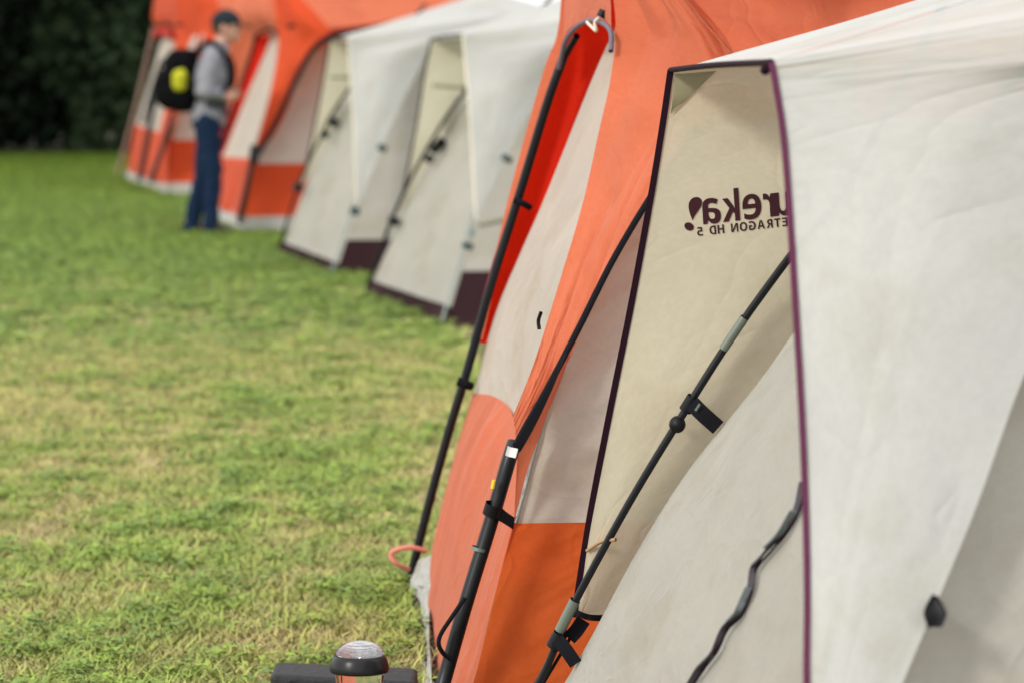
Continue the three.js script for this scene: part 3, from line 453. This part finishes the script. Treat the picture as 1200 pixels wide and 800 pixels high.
{
  const at = G(240, 277), T = thing('person', 'person in dark cap, grey hooded top and blue jeans carrying a black backpack', 'person', at);
  const put = (name, g, m, parent = T) => { g.translate(at.x, at.y, at.z); return part(name, g, m, parent); };
  const skinM = solid(0.5, 0.27, 0.2, 0.55), grey = solid(0.21, 0.21, 0.24, 0.95), dark = solid(0.05, 0.05, 0.06, 0.9), jean = solid(0.006, 0.016, 0.042, 0.9, 0, 0.25), shoeM = solid(0.03, 0.02, 0.018, 0.8, 0, 0.3), capM = solid(0.014, 0.02, 0.026, 0.85, 0, 0.25), packM = solid(0.003, 0.003, 0.004, 0.9, 0, 0.15), yel = solid(0.4, 0.39, 0.02, 0.8), hairM = solid(0.05, 0.03, 0.02, 0.8);
  const J = { hip: [0.03, 0.93, 0], chest: [0.07, 1.27, 0], neck: [0.12, 1.46, 0], head: [0.185, 1.6, 0], sR: [0.075, 1.39, 0.185], eR: [0.03, 1.12, 0.235], wR: [0.15, 1.08, 0.17], sL: [0.075, 1.39, -0.185], eL: [0.05, 1.13, -0.235], wL: [0.17, 1.09, -0.13], hR: [0.03, 0.9, 0.09], kR: [0.075, 0.5, 0.1], aR: [0.05, 0.09, 0.1], hL: [0.03, 0.9, -0.09], kL: [-0.02, 0.5, -0.1], aL: [-0.12, 0.1, -0.1] };
  // one continuous body; face modelled on the head
  const headF = blend([ell([0.175, 1.625, 0], [0.098, 0.105, 0.075]), ell([0.205, 1.565, 0], [0.066, 0.062, 0.056]), cone([0.265, 1.605, 0], [0.287, 1.583, 0], 0.01, 0.014), cone([0.262, 1.548, -0.018], [0.262, 1.548, 0.018], 0.011, 0.011), cone([0.255, 1.52, 0], [0.25, 1.515, 0], 0.02, 0.02), cone([0.255, 1.625, -0.03], [0.255, 1.625, 0.03], 0.016, 0.016), ell([0.16, 1.6, 0.077], [0.02, 0.032, 0.01]), ell([0.16, 1.6, -0.077], [0.02, 0.032, 0.01])], 0.018);
  const trunk = blend([cone(J.hip, J.chest, 0.115, 0.125, 1.35), cone(J.chest, J.neck, 0.1, 0.055, 1.2), cone(J.neck, [0.165, 1.56, 0], 0.054, 0.052), cone(J.sR, J.eR, 0.05, 0.04), cone(J.eR, J.wR, 0.039, 0.026), cone(J.sL, J.eL, 0.05, 0.04), cone(J.eL, J.wL, 0.039, 0.026), cone(J.hR, J.kR, 0.08, 0.053), cone(J.kR, J.aR, 0.05, 0.036), cone(J.hL, J.kL, 0.08, 0.053), cone(J.kL, J.aL, 0.05, 0.036), cone(J.aR, [0.12, 0.045, 0.11], 0.036, 0.028), cone(J.aL, [0.0, 0.05, -0.11], 0.036, 0.028)], 0.03);
  const hand = (w, s) => { const fs = [cone(w, [w[0] + 0.05, w[1] + 0.005, w[2] - s * 0.01], 0.024, 0.028)]; [[0.024, 0.036], [0.009, 0.042], [-0.007, 0.038], [-0.022, 0.03]].forEach(([dy, l]) => { const k0 = [w[0] + 0.06, w[1] + dy, w[2] - s * 0.012], k1 = [k0[0] + l, k0[1] + 0.004, k0[2] - s * 0.008], k2 = [k1[0] + 0.012, k1[1] + 0.002, k1[2] - s * 0.028]; fs.push(cone(k0, k1, 0.0095, 0.009), cone(k1, k2, 0.009, 0.0078)); }); fs.push(cone([w[0] + 0.02, w[1] + 0.022, w[2] - s * 0.008], [w[0] + 0.05, w[1] + 0.048, w[2] - s * 0.022], 0.012, 0.0105), cone([w[0] + 0.05, w[1] + 0.048, w[2] - s * 0.022], [w[0] + 0.078, w[1] + 0.05, w[2] - s * 0.034], 0.0105, 0.009)); return blend(fs, 0.006); };
  const gs = [skin(trunk, [-0.2, -0.02, -0.32], [0.4, 1.56, 0.32], 0.014), skin(headF, [0.05, 1.47, -0.11], [0.32, 1.75, 0.11], 0.005), skin(hand(J.wR, 1), [0.1, 1.0, 0.06], [0.32, 1.17, 0.23], 0.004), skin(hand(J.wL, -1), [0.12, 1.0, -0.19], [0.34, 1.18, -0.01], 0.004)];
  const body = put('body', mergeGeometries(gs), skinM);
  for (const z of [-0.03, 0.03]) put('eye', (() => { const g = new THREE.SphereGeometry(0.0105, 10, 8); g.translate(0.262, 1.603, z); return g; })(), solid(0.05, 0.04, 0.035, 0.2), body);
  put('hair', skin((x, y, z) => Math.max(ell([0.165, 1.625, 0], [0.106, 0.11, 0.083])(x, y, z), -ell([0.255, 1.57, 0], [0.1, 0.1, 0.1])(x, y, z), 1.56 - y), [0.03, 1.5, -0.11], [0.3, 1.76, 0.11], 0.007), hairM, body);
  const rumple = (x, y, z, s) => 0.022 * (vn(x * 14 + s, y * 17, z * 14) - 0.5) + 0.006 * (vn(x * 33, y * 38 + s, z * 33) - 0.5);
  const topF = blend([cone([0.03, 0.9, 0], [0.06, 1.2, 0], 0.13, 0.145, 1.35), cone([0.06, 1.2, 0], J.chest, 0.145, 0.145, 1.3), cone(J.chest, [0.11, 1.45, 0], 0.125, 0.075, 1.25), cone(J.sR, J.eR, 0.07, 0.06), cone(J.eR, [0.135, 1.085, 0.178], 0.06, 0.042), cone(J.sL, J.eL, 0.07, 0.06), cone(J.eL, [0.155, 1.095, -0.14], 0.06, 0.042)], 0.03);
  const top = put('hooded_top', skin((x, y, z) => Math.max(topF(x, y, z) + rumple(x, y, z, 3), 0.84 + 0.02 * Math.sin(z * 20) - y), [-0.2, 0.8, -0.36], [0.36, 1.58, 0.36], 0.014), grey, body);
  put('hood', skin((x, y, z) => blend([cone([0.04, 1.44, -0.06], [0.04, 1.44, 0.06], 0.055, 0.055), cone([0.06, 1.47, 0.07], [0.16, 1.44, 0.06], 0.035, 0.025), cone([0.06, 1.47, -0.07], [0.16, 1.44, -0.06], 0.035, 0.025)], 0.03)(x, y, z) + rumple(x, y, z, 8), [-0.1, 1.33, -0.2], [0.26, 1.6, 0.2], 0.012), grey, top);
  put('vest', skin((x, y, z) => Math.max(blend([cone([0.04, 0.9, 0], [0.065, 1.2, 0], 0.134, 0.15, 1.35), cone([0.065, 1.2, 0], J.chest, 0.15, 0.148, 1.3)], 0.03)(x, y, z) + rumple(x, y, z, 5), 0.93 - y, y - 1.06, 0.02 - x), [-0.1, 0.88, -0.3], [0.32, 1.12, 0.3], 0.012), dark, top);
  put('jeans', skin((x, y, z) => Math.max(blend([cone(J.hip, [0.03, 0.86, 0], 0.128, 0.12, 1.25), cone(J.hR, J.kR, 0.1, 0.07), cone(J.kR, [0.05, 0.06, 0.1], 0.066, 0.062), cone(J.hL, J.kL, 0.1, 0.07), cone(J.kL, [-0.115, 0.06, -0.1], 0.066, 0.062)], 0.03)(x, y, z) + rumple(x, y, z, 13), 0.045 - y, y - 0.98), [-0.2, 0.02, -0.26], [0.24, 1.02, 0.26], 0.013), jean, body);
  for (const [a, z] of [[0.05, 0.105], [-0.12, -0.105]]) put('shoe', skin((x, y, z2) => Math.max(blend([cone([a - 0.03, 0.05, z], [a + 0.05, 0.055, z], 0.052, 0.05, 0.9), cone([a + 0.05, 0.045, z], [a + 0.15, 0.032, z + 0.01], 0.048, 0.036, 1)], 0.02)(x, y, z2), 0.0 - y + 0.002), [a - 0.13, -0.02, z - 0.1], [a + 0.24, 0.15, z + 0.1], 0.008), shoeM, body);
  const cap = put('cap', skin((x, y, z) => Math.max(ell([0.172, 1.645, 0], [0.115, 0.105, 0.092])(x, y, z), 1.635 + 0.06 * (x - 0.2) - y), [0.03, 1.55, -0.12], [0.32, 1.78, 0.12], 0.007), capM, body);
  put('visor', skin((x, y, z) => Math.max(ell([0.265, 1.645, 0], [0.105, 0.5, 0.078])(x, y, z), Math.abs(y - (1.645 - 0.25 * (x - 0.25))) - 0.007, 0.22 - x), [0.18, 1.58, -0.11], [0.4, 1.7, 0.11], 0.006), capM, cap);
  // backpack with straps and a yellow pouch: worn, so it is a thing of its own
  const B = thing('backpack', 'bulky black backpack with a yellow pouch, worn by the person', 'backpack', at.clone().add(V(-0.2, 0.95, 0)));
  const box = (c, r, k) => (x, y, z) => { const qx = Math.abs(x - c[0]) - r[0], qy = Math.abs(y - c[1]) - r[1], qz = Math.abs(z - c[2]) - r[2]; return Math.hypot(Math.max(qx, 0), Math.max(qy, 0), Math.max(qz, 0)) + Math.min(0, Math.max(qx, qy, qz)) - k; };
  const wput = (name, g, m, parent) => { g.translate(at.x, at.y, at.z); return part(name, g, m, parent); };
  wput('pack_body', skin((x, y, z) => blend([box([-0.17, 1.19, 0], [0.02, 0.12, 0.06], 0.115), box([-0.27, 1.14, 0], [0.02, 0.05, 0.05], 0.09), box([-0.15, 1.38, 0], [0.05, 0.02, 0.08], 0.04)], 0.05)(x, y, z) + rumple(x, y, z, 21), [-0.42, 0.9, -0.24], [0.02, 1.52, 0.24], 0.014), packM, B);
  wput('side_pouch', skin((x, y, z) => box([-0.17, 1.2, 0.175], [0.006, 0.045, 0.01], 0.045)(x, y, z) + rumple(x, y, z, 25), [-0.34, 1.02, 0.08], [-0.08, 1.33, 0.26], 0.01), yel, B);
  for (const s of [-1, 1]) wput('shoulder_strap', tube([V(-0.06, 1.4, 0.1 * s), V(0.05, 1.5, 0.12 * s), V(0.16, 1.42, 0.125 * s), V(0.215, 1.28, 0.14 * s), V(0.17, 1.12, 0.19 * s), V(-0.04, 1.06, 0.16 * s)], 0.02, 30), packM, B);
}

// ---------------------------------------------------------------- solar garden light and the black bag behind it
{
  const d = 6.75, at = up(P(421, 777, d), 0), k = d / F, T = thing('solar_light', 'black-capped solar garden light with ribbed clear dome beside a black bag', 'garden light', at);
  const yTop = P(421, 777, d).y, lathe = (list, seg = 40) => { const g = new THREE.LatheGeometry(list.map(([r, y]) => new THREE.Vector2(r * k, yTop + y * k)), seg); g.translate(at.x, 0, at.z); return g; };
  part('cap', lathe([[0, 10], [29, 10], [30.5, 9.2], [33, 5], [35, -2], [35.6, -7], [34.6, -9.5], [31, -10.2], [0, -10.2]]), solid(0.012, 0.012, 0.014, 0.32), T);
  const dome = part('dome', (() => { const g = new THREE.SphereGeometry(28.5 * k, 72, 22, 0, Math.PI * 2, 0, Math.PI / 2); const p = g.attributes.position; for (let i = 0; i < p.count; i++) { const a = Math.atan2(p.getZ(i), p.getX(i)), e = p.getY(i) / (28.5 * k), s = 1 + 0.022 * Math.sign(Math.sin(a * 18)) * (1 - e) + 0.01 * Math.sin(e * 40); p.setXYZ(i, p.getX(i) * s, p.getY(i) * 0.6 * s, p.getZ(i) * s); } g.computeVertexNormals(); g.translate(at.x, yTop + 9.8 * k, at.z); return g; })(), new THREE.MeshPhysicalMaterial({ color: 0xffffff, roughness: 0.06, transmission: 1, thickness: 0.02, ior: 1.49, flatShading: true }), T);
  part('reflector', lathe([[0, 14], [24, 11.5], [27, 10.2]], 24), solid(0.62, 0.62, 0.66, 0.25, 0.85), dome);
  part('lens', (() => { const g = new THREE.CylinderGeometry(29 * k, 23 * k, 62 * k, 48, 10, true), p = g.attributes.position; for (let i = 0; i < p.count; i++) { const a = Math.atan2(p.getZ(i), p.getX(i)), s = 1 + 0.03 * Math.sin(a * 16); p.setX(i, p.getX(i) * s); p.setZ(i, p.getZ(i) * s); } g.computeVertexNormals(); g.translate(at.x, yTop - 41 * k, at.z); return g; })(), new THREE.MeshPhysicalMaterial({ color: 0xf4f2ea, roughness: 0.08, transmission: 1, thickness: 0.004, ior: 1.49, side: THREE.DoubleSide }), T);
  part('stem', lathe([[0, -62], [24, -62], [24, -70], [9, -74], [8, -130], [0, -150]], 20), solid(0.012, 0.012, 0.014, 0.4), T);
  const lb = P(405, 830, 7.05), bag = thing('black_bag', 'low black crumpled bag lying on the grass behind the solar light', 'bag', up(lb, 0));
  const g = new RoundedBoxGeometry(0.3, 0.135, 0.16, 10, 0.012), p = g.attributes.position;
  for (let i = 0; i < p.count; i++) { const x = p.getX(i), y = p.getY(i), z = p.getZ(i); const n = 0.007 * (fbm(x * 14, y * 20, z * 16) - 0.5), s = y > 0 ? 1 : 1.02; p.setXYZ(i, x * s + n - 0.02 * (y + 0.08), y + n * 1.2 - 0.05 * x * (y > 0 ? 1 : 0), z * s + n); }
  g.computeVertexNormals(); g.translate(lb.x, 0.068, lb.z);
  const bm = part('bag_body', g, new THREE.MeshStandardMaterial({ color: new THREE.Color().setRGB(0.012, 0.013, 0.016), roughness: 0.75, bumpMap: crease, bumpScale: 0.003 }), bag);
  part('handle', strap([V(lb.x - 0.1, 0.125, lb.z + 0.07), V(lb.x - 0.13, 0.09, lb.z + 0.095), V(lb.x - 0.135, 0.03, lb.z + 0.09)], 0.02, V(1, 0, 0)), M.webbing, bag);
}

// ---------------------------------------------------------------- grass
const inside = (x, z, q) => { let s = false; for (let i = 0, j = 3; i < 4; j = i++) { const a = q[i], b = q[j]; if ((a.z > z) !== (b.z > z) && x < (b.x - a.x) * (z - a.z) / (b.z - a.z) + a.x) s = !s; } return s; };
function tuft(n, h, w, spread, lean) {
  const pos = [], idx = [];
  for (let b = 0; b < n; b++) {
    const a = rnd() * 6.283, r = Math.sqrt(rnd()) * spread, x = Math.cos(a) * r, z = Math.sin(a) * r, dir = rnd() * 6.283, hh = h * (0.5 + rnd() * 0.8), ln = lean * (0.4 + rnd()), ww = w * (0.7 + 0.6 * rnd()), cx = Math.cos(dir), cz = Math.sin(dir), o = pos.length / 3;
    for (let s = 0; s <= 3; s++) { const t = s / 3, e = ww * (1 - t * t) * 0.5 + 0.0002, bx = x + cx * ln * hh * t * t, bz = z + cz * ln * hh * t * t, by = hh * t * (1 - 0.25 * t * Math.min(1, ln)) - 0.006; pos.push(bx - cz * e, by, bz + cx * e, bx + cz * e, by, bz - cx * e); if (s < 3) idx.push(o + s * 2, o + s * 2 + 1, o + s * 2 + 2, o + s * 2 + 1, o + s * 2 + 3, o + s * 2 + 2); }
  }
  const g = new THREE.BufferGeometry(); g.setAttribute('position', new THREE.Float32BufferAttribute(pos, 3)); g.setIndex(idx); g.computeVertexNormals(); return g;
}
function clover(n) {
  const pos = [], idx = [];
  for (let b = 0; b < n; b++) {
    const a = rnd() * 6.283, r = Math.sqrt(rnd()) * 0.05, x = Math.cos(a) * r, z = Math.sin(a) * r, y = 0.012 + rnd() * 0.028;
    for (let l = 0; l < 3; l++) { const t = a + l * 2.1 + rnd() * 0.4, L = 0.011 + rnd() * 0.008, W = L * 0.45, cx = Math.cos(t), cz = Math.sin(t), o = pos.length / 3, tip = (rnd() - 0.35) * 0.01; pos.push(x, y, z, x + cx * L * 0.6 - cz * W, y + 0.003, z + cz * L * 0.6 + cx * W, x + cx * L, y + tip, z + cz * L, x + cx * L * 0.6 + cz * W, y + 0.003, z + cz * L * 0.6 - cx * W); idx.push(o, o + 1, o + 2, o, o + 2, o + 3); }
  }
  const g = new THREE.BufferGeometry(); g.setAttribute('position', new THREE.Float32BufferAttribute(pos, 3)); g.setIndex(idx); g.computeVertexNormals(); return g;
}
function strew(name, geo, mat, label, count, near, farD, size, keep, tint) {
  const spots = [], c = new THREE.Color(), m = new THREE.Matrix4(), q = new THREE.Quaternion(), up1 = V(0, 1, 0); let tries = 0;
  while (spots.length < count && tries++ < count * 14) {
    const d = Math.sqrt(near * near + rnd() * (farD * farD - near * near)), x = -0.165 * d - 1.3 + rnd() * (0.165 * d + 1.3 + 0.45 - 0.085 * Math.max(0, d - 8)), z = -d;
    if (bases.some((b) => inside(x, z, b))) continue;
    const dry = sm(Math.max(0, Math.min(1, (0.42 * fbm(x * 1.1 + 3, z * 0.3, 2, 3) + 0.3 * fbm(x * 3.6, z * 1.5, 7, 3) + 0.28 * vn(x * 11, z * 9, 3) - 0.3) * 3.6))) * Math.max(0, Math.min(1, 1 - (d - 13.5) / 12));
    if (rnd() > keep(dry, d)) continue;
    spots.push([x, z, dry, d]);
  }
  const im = new THREE.InstancedMesh(geo, mat, spots.length); im.name = name; im.castShadow = im.receiveShadow = true;
  spots.forEach(([x, z, dry, d], i) => { q.setFromAxisAngle(up1, rnd() * 6.283); const s = size * (0.7 + 0.6 * rnd()); m.compose(V(x, 0, z), q, V(s * (d > 16 ? 1.5 : 1), s, s * (d > 16 ? 1.5 : 1))); im.setMatrixAt(i, m); c.setRGB(...tint(dry, rnd(), d)); im.setColorAt(i, c); });
  im.userData = { kind: 'stuff', label, category: 'grass' }; scene.add(im);
}
const leafM = new THREE.MeshStandardMaterial({ color: 0xffffff, roughness: 0.7, side: THREE.DoubleSide }), strawM = new THREE.MeshStandardMaterial({ color: 0xffffff, roughness: 0.85, side: THREE.DoubleSide });
const green = (dry, r) => { const k = 0.6 + 0.75 * r; return [(0.235 + 0.12 * dry) * k, (0.32 + 0.01 * dry) * k, (0.05 + 0.05 * dry) * k]; };
strew('grass', tuft(13, 0.04, 0.0044, 0.045, 1.0), leafM, 'short trampled green grass blades in front of the tents', 42000, 6, 17, 1, (d) => 1 - 0.6 * d, green);
strew('dry_grass', tuft(9, 0.032, 0.0032, 0.05, 1.9), strawM, 'dry straw-coloured grass lying in patches on the field', 26000, 6, 17, 1, (d) => 0.16 + 0.8 * d, (d, r) => [0.4 + 0.2 * r, 0.32 + 0.15 * r, 0.16 + 0.1 * r]);
strew('clover', clover(9), leafM, 'small dark green clover leaves between the grass', 30000, 6, 47, 1.1, (d) => 0.8 - 0.75 * d, (d, r) => [0.1 + 0.12 * r, 0.18 + 0.14 * r, 0.026]);
strew('grass', tuft(13, 0.036, 0.009, 0.09, 1.0), leafM, 'greener mown grass of the far field up to the woods', 44000, 13, 47, 1.15, (d) => 1 - 0.35 * d, green);
strew('dry_grass', tuft(9, 0.034, 0.008, 0.1, 2), strawM, 'thin dry grass scattered over the far field', 11000, 12.5, 34, 1.1, (d, q) => d * (1 - (q - 12.5) / 22) * sm(Math.max(0, Math.min(1, (q - 12.5) / 4))), (d, r) => [0.32 + 0.16 * r, 0.28 + 0.13 * r, 0.12 + 0.07 * r]);

// ---------------------------------------------------------------- woods at the end of the field
{
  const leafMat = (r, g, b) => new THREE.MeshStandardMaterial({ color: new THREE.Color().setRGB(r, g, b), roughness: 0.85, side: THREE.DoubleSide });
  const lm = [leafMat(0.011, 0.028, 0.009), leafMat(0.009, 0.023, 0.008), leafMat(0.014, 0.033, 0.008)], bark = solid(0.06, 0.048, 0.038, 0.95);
  const crown = (n, lobes, size) => {
    const pos = [], idx = [];
    for (let i = 0; i < n; i++) {
      const [cx, cy, cz, rx, ry, rz] = lobes[Math.floor(rnd() * lobes.length)], a = rnd() * 6.283, u = rnd() * 2 - 1, r = 0.45 + 0.55 * Math.cbrt(rnd()), s = Math.sqrt(1 - u * u);
      const x = cx + rx * r * s * Math.cos(a), y = cy + ry * r * u, z = cz + rz * r * s * Math.sin(a), L = size * (0.6 + 0.8 * rnd()), d = V(rnd() - 0.5, rnd() * 0.7 - 0.5, rnd() - 0.5).normalize(), w = V(rnd() - 0.5, rnd() - 0.5, rnd() - 0.5).cross(d).normalize().multiplyScalar(L * 0.36), o = pos.length / 3, nn = V().crossVectors(d, w).normalize().multiplyScalar(L * 0.1);
      pos.push(x, y, z, x + d.x * L * 0.5 + w.x + nn.x, y + d.y * L * 0.5 + w.y + nn.y, z + d.z * L * 0.5 + w.z + nn.z, x + d.x * L, y + d.y * L, z + d.z * L, x + d.x * L * 0.5 - w.x + nn.x, y + d.y * L * 0.5 - w.y + nn.y, z + d.z * L * 0.5 - w.z + nn.z);
      idx.push(o, o + 1, o + 2, o, o + 2, o + 3);
    }
    const g = new THREE.BufferGeometry(); g.setAttribute('position', new THREE.Float32BufferAttribute(pos, 3)); g.setIndex(idx); g.computeVertexNormals(); return g;
  };
  const lobesTree = () => { const l = []; for (let i = 0; i < 20; i++) { const a = i * 2.4 + rnd(), r = 0.6 + i * 0.19; l.push([Math.cos(a) * r, 3.9 + rnd() * (8 - i * 0.22), Math.sin(a) * r, 1.5 + rnd() * 1.2, 1.0 + rnd() * 0.9, 1.5 + rnd() * 1.2]); } return l; };
  const makeTree = (mat) => {
    const o = new THREE.Group(), geos = []; const tr = new THREE.CylinderGeometry(0.12, 0.24, 7, 10, 6); tr.translate(0, 3.4, 0); const p = tr.attributes.position; for (let i = 0; i < p.count; i++) p.setX(i, p.getX(i) + 0.12 * Math.sin(p.getY(i) * 0.8)); geos.push(tr.toNonIndexed());
    for (let i = 0; i < 7; i++) { const a = i * 2.4, y = 2.6 + i * 0.5; geos.push(new THREE.TubeGeometry(new THREE.CatmullRomCurve3([V(0, y, 0), V(Math.cos(a) * 1.1, y + 0.7, Math.sin(a) * 1.1), V(Math.cos(a) * 2.3, y + 1.1, Math.sin(a) * 2.3)]), 8, 0.05, 6).toNonIndexed()); }
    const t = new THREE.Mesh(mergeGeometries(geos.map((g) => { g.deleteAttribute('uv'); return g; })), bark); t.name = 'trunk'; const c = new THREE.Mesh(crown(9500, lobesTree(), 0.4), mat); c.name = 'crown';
    for (const m of [t, c]) { m.castShadow = m.receiveShadow = true; o.add(m); } return o;
  };
  const kinds = lm.map(makeTree);
  const where = ['behind the last tent', 'beyond the field'];
  [[-16.5, 47.6], [-13, 47.2], [-9.9, 46.8], [-4.6, 47.4], [-1.6, 49], [1.4, 49.2], [4.6, 49], [-11.4, 54], [-8, 54.6], [-4.8, 54.2], [-1.2, 55], [2.4, 54.4], [-14.5, 56]].forEach(([x, d], i) => {
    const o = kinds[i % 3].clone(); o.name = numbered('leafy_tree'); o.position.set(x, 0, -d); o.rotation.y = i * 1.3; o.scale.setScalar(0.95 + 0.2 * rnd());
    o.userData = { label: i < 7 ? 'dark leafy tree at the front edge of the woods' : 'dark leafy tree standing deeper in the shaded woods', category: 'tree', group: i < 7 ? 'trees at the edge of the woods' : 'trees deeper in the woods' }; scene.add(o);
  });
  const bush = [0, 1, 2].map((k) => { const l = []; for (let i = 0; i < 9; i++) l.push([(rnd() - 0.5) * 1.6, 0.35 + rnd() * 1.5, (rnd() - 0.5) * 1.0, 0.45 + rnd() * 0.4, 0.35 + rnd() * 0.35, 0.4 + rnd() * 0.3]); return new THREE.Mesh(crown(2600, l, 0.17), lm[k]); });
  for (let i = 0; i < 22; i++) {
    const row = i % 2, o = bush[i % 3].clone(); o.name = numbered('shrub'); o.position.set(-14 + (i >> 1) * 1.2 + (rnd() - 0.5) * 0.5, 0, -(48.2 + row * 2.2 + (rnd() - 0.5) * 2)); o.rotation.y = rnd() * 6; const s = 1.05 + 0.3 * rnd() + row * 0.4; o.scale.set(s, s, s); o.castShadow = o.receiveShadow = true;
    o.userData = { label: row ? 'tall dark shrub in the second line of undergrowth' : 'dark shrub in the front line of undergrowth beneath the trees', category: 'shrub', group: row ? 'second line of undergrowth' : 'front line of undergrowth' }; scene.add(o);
  }
}
renderer.render(scene, camera);
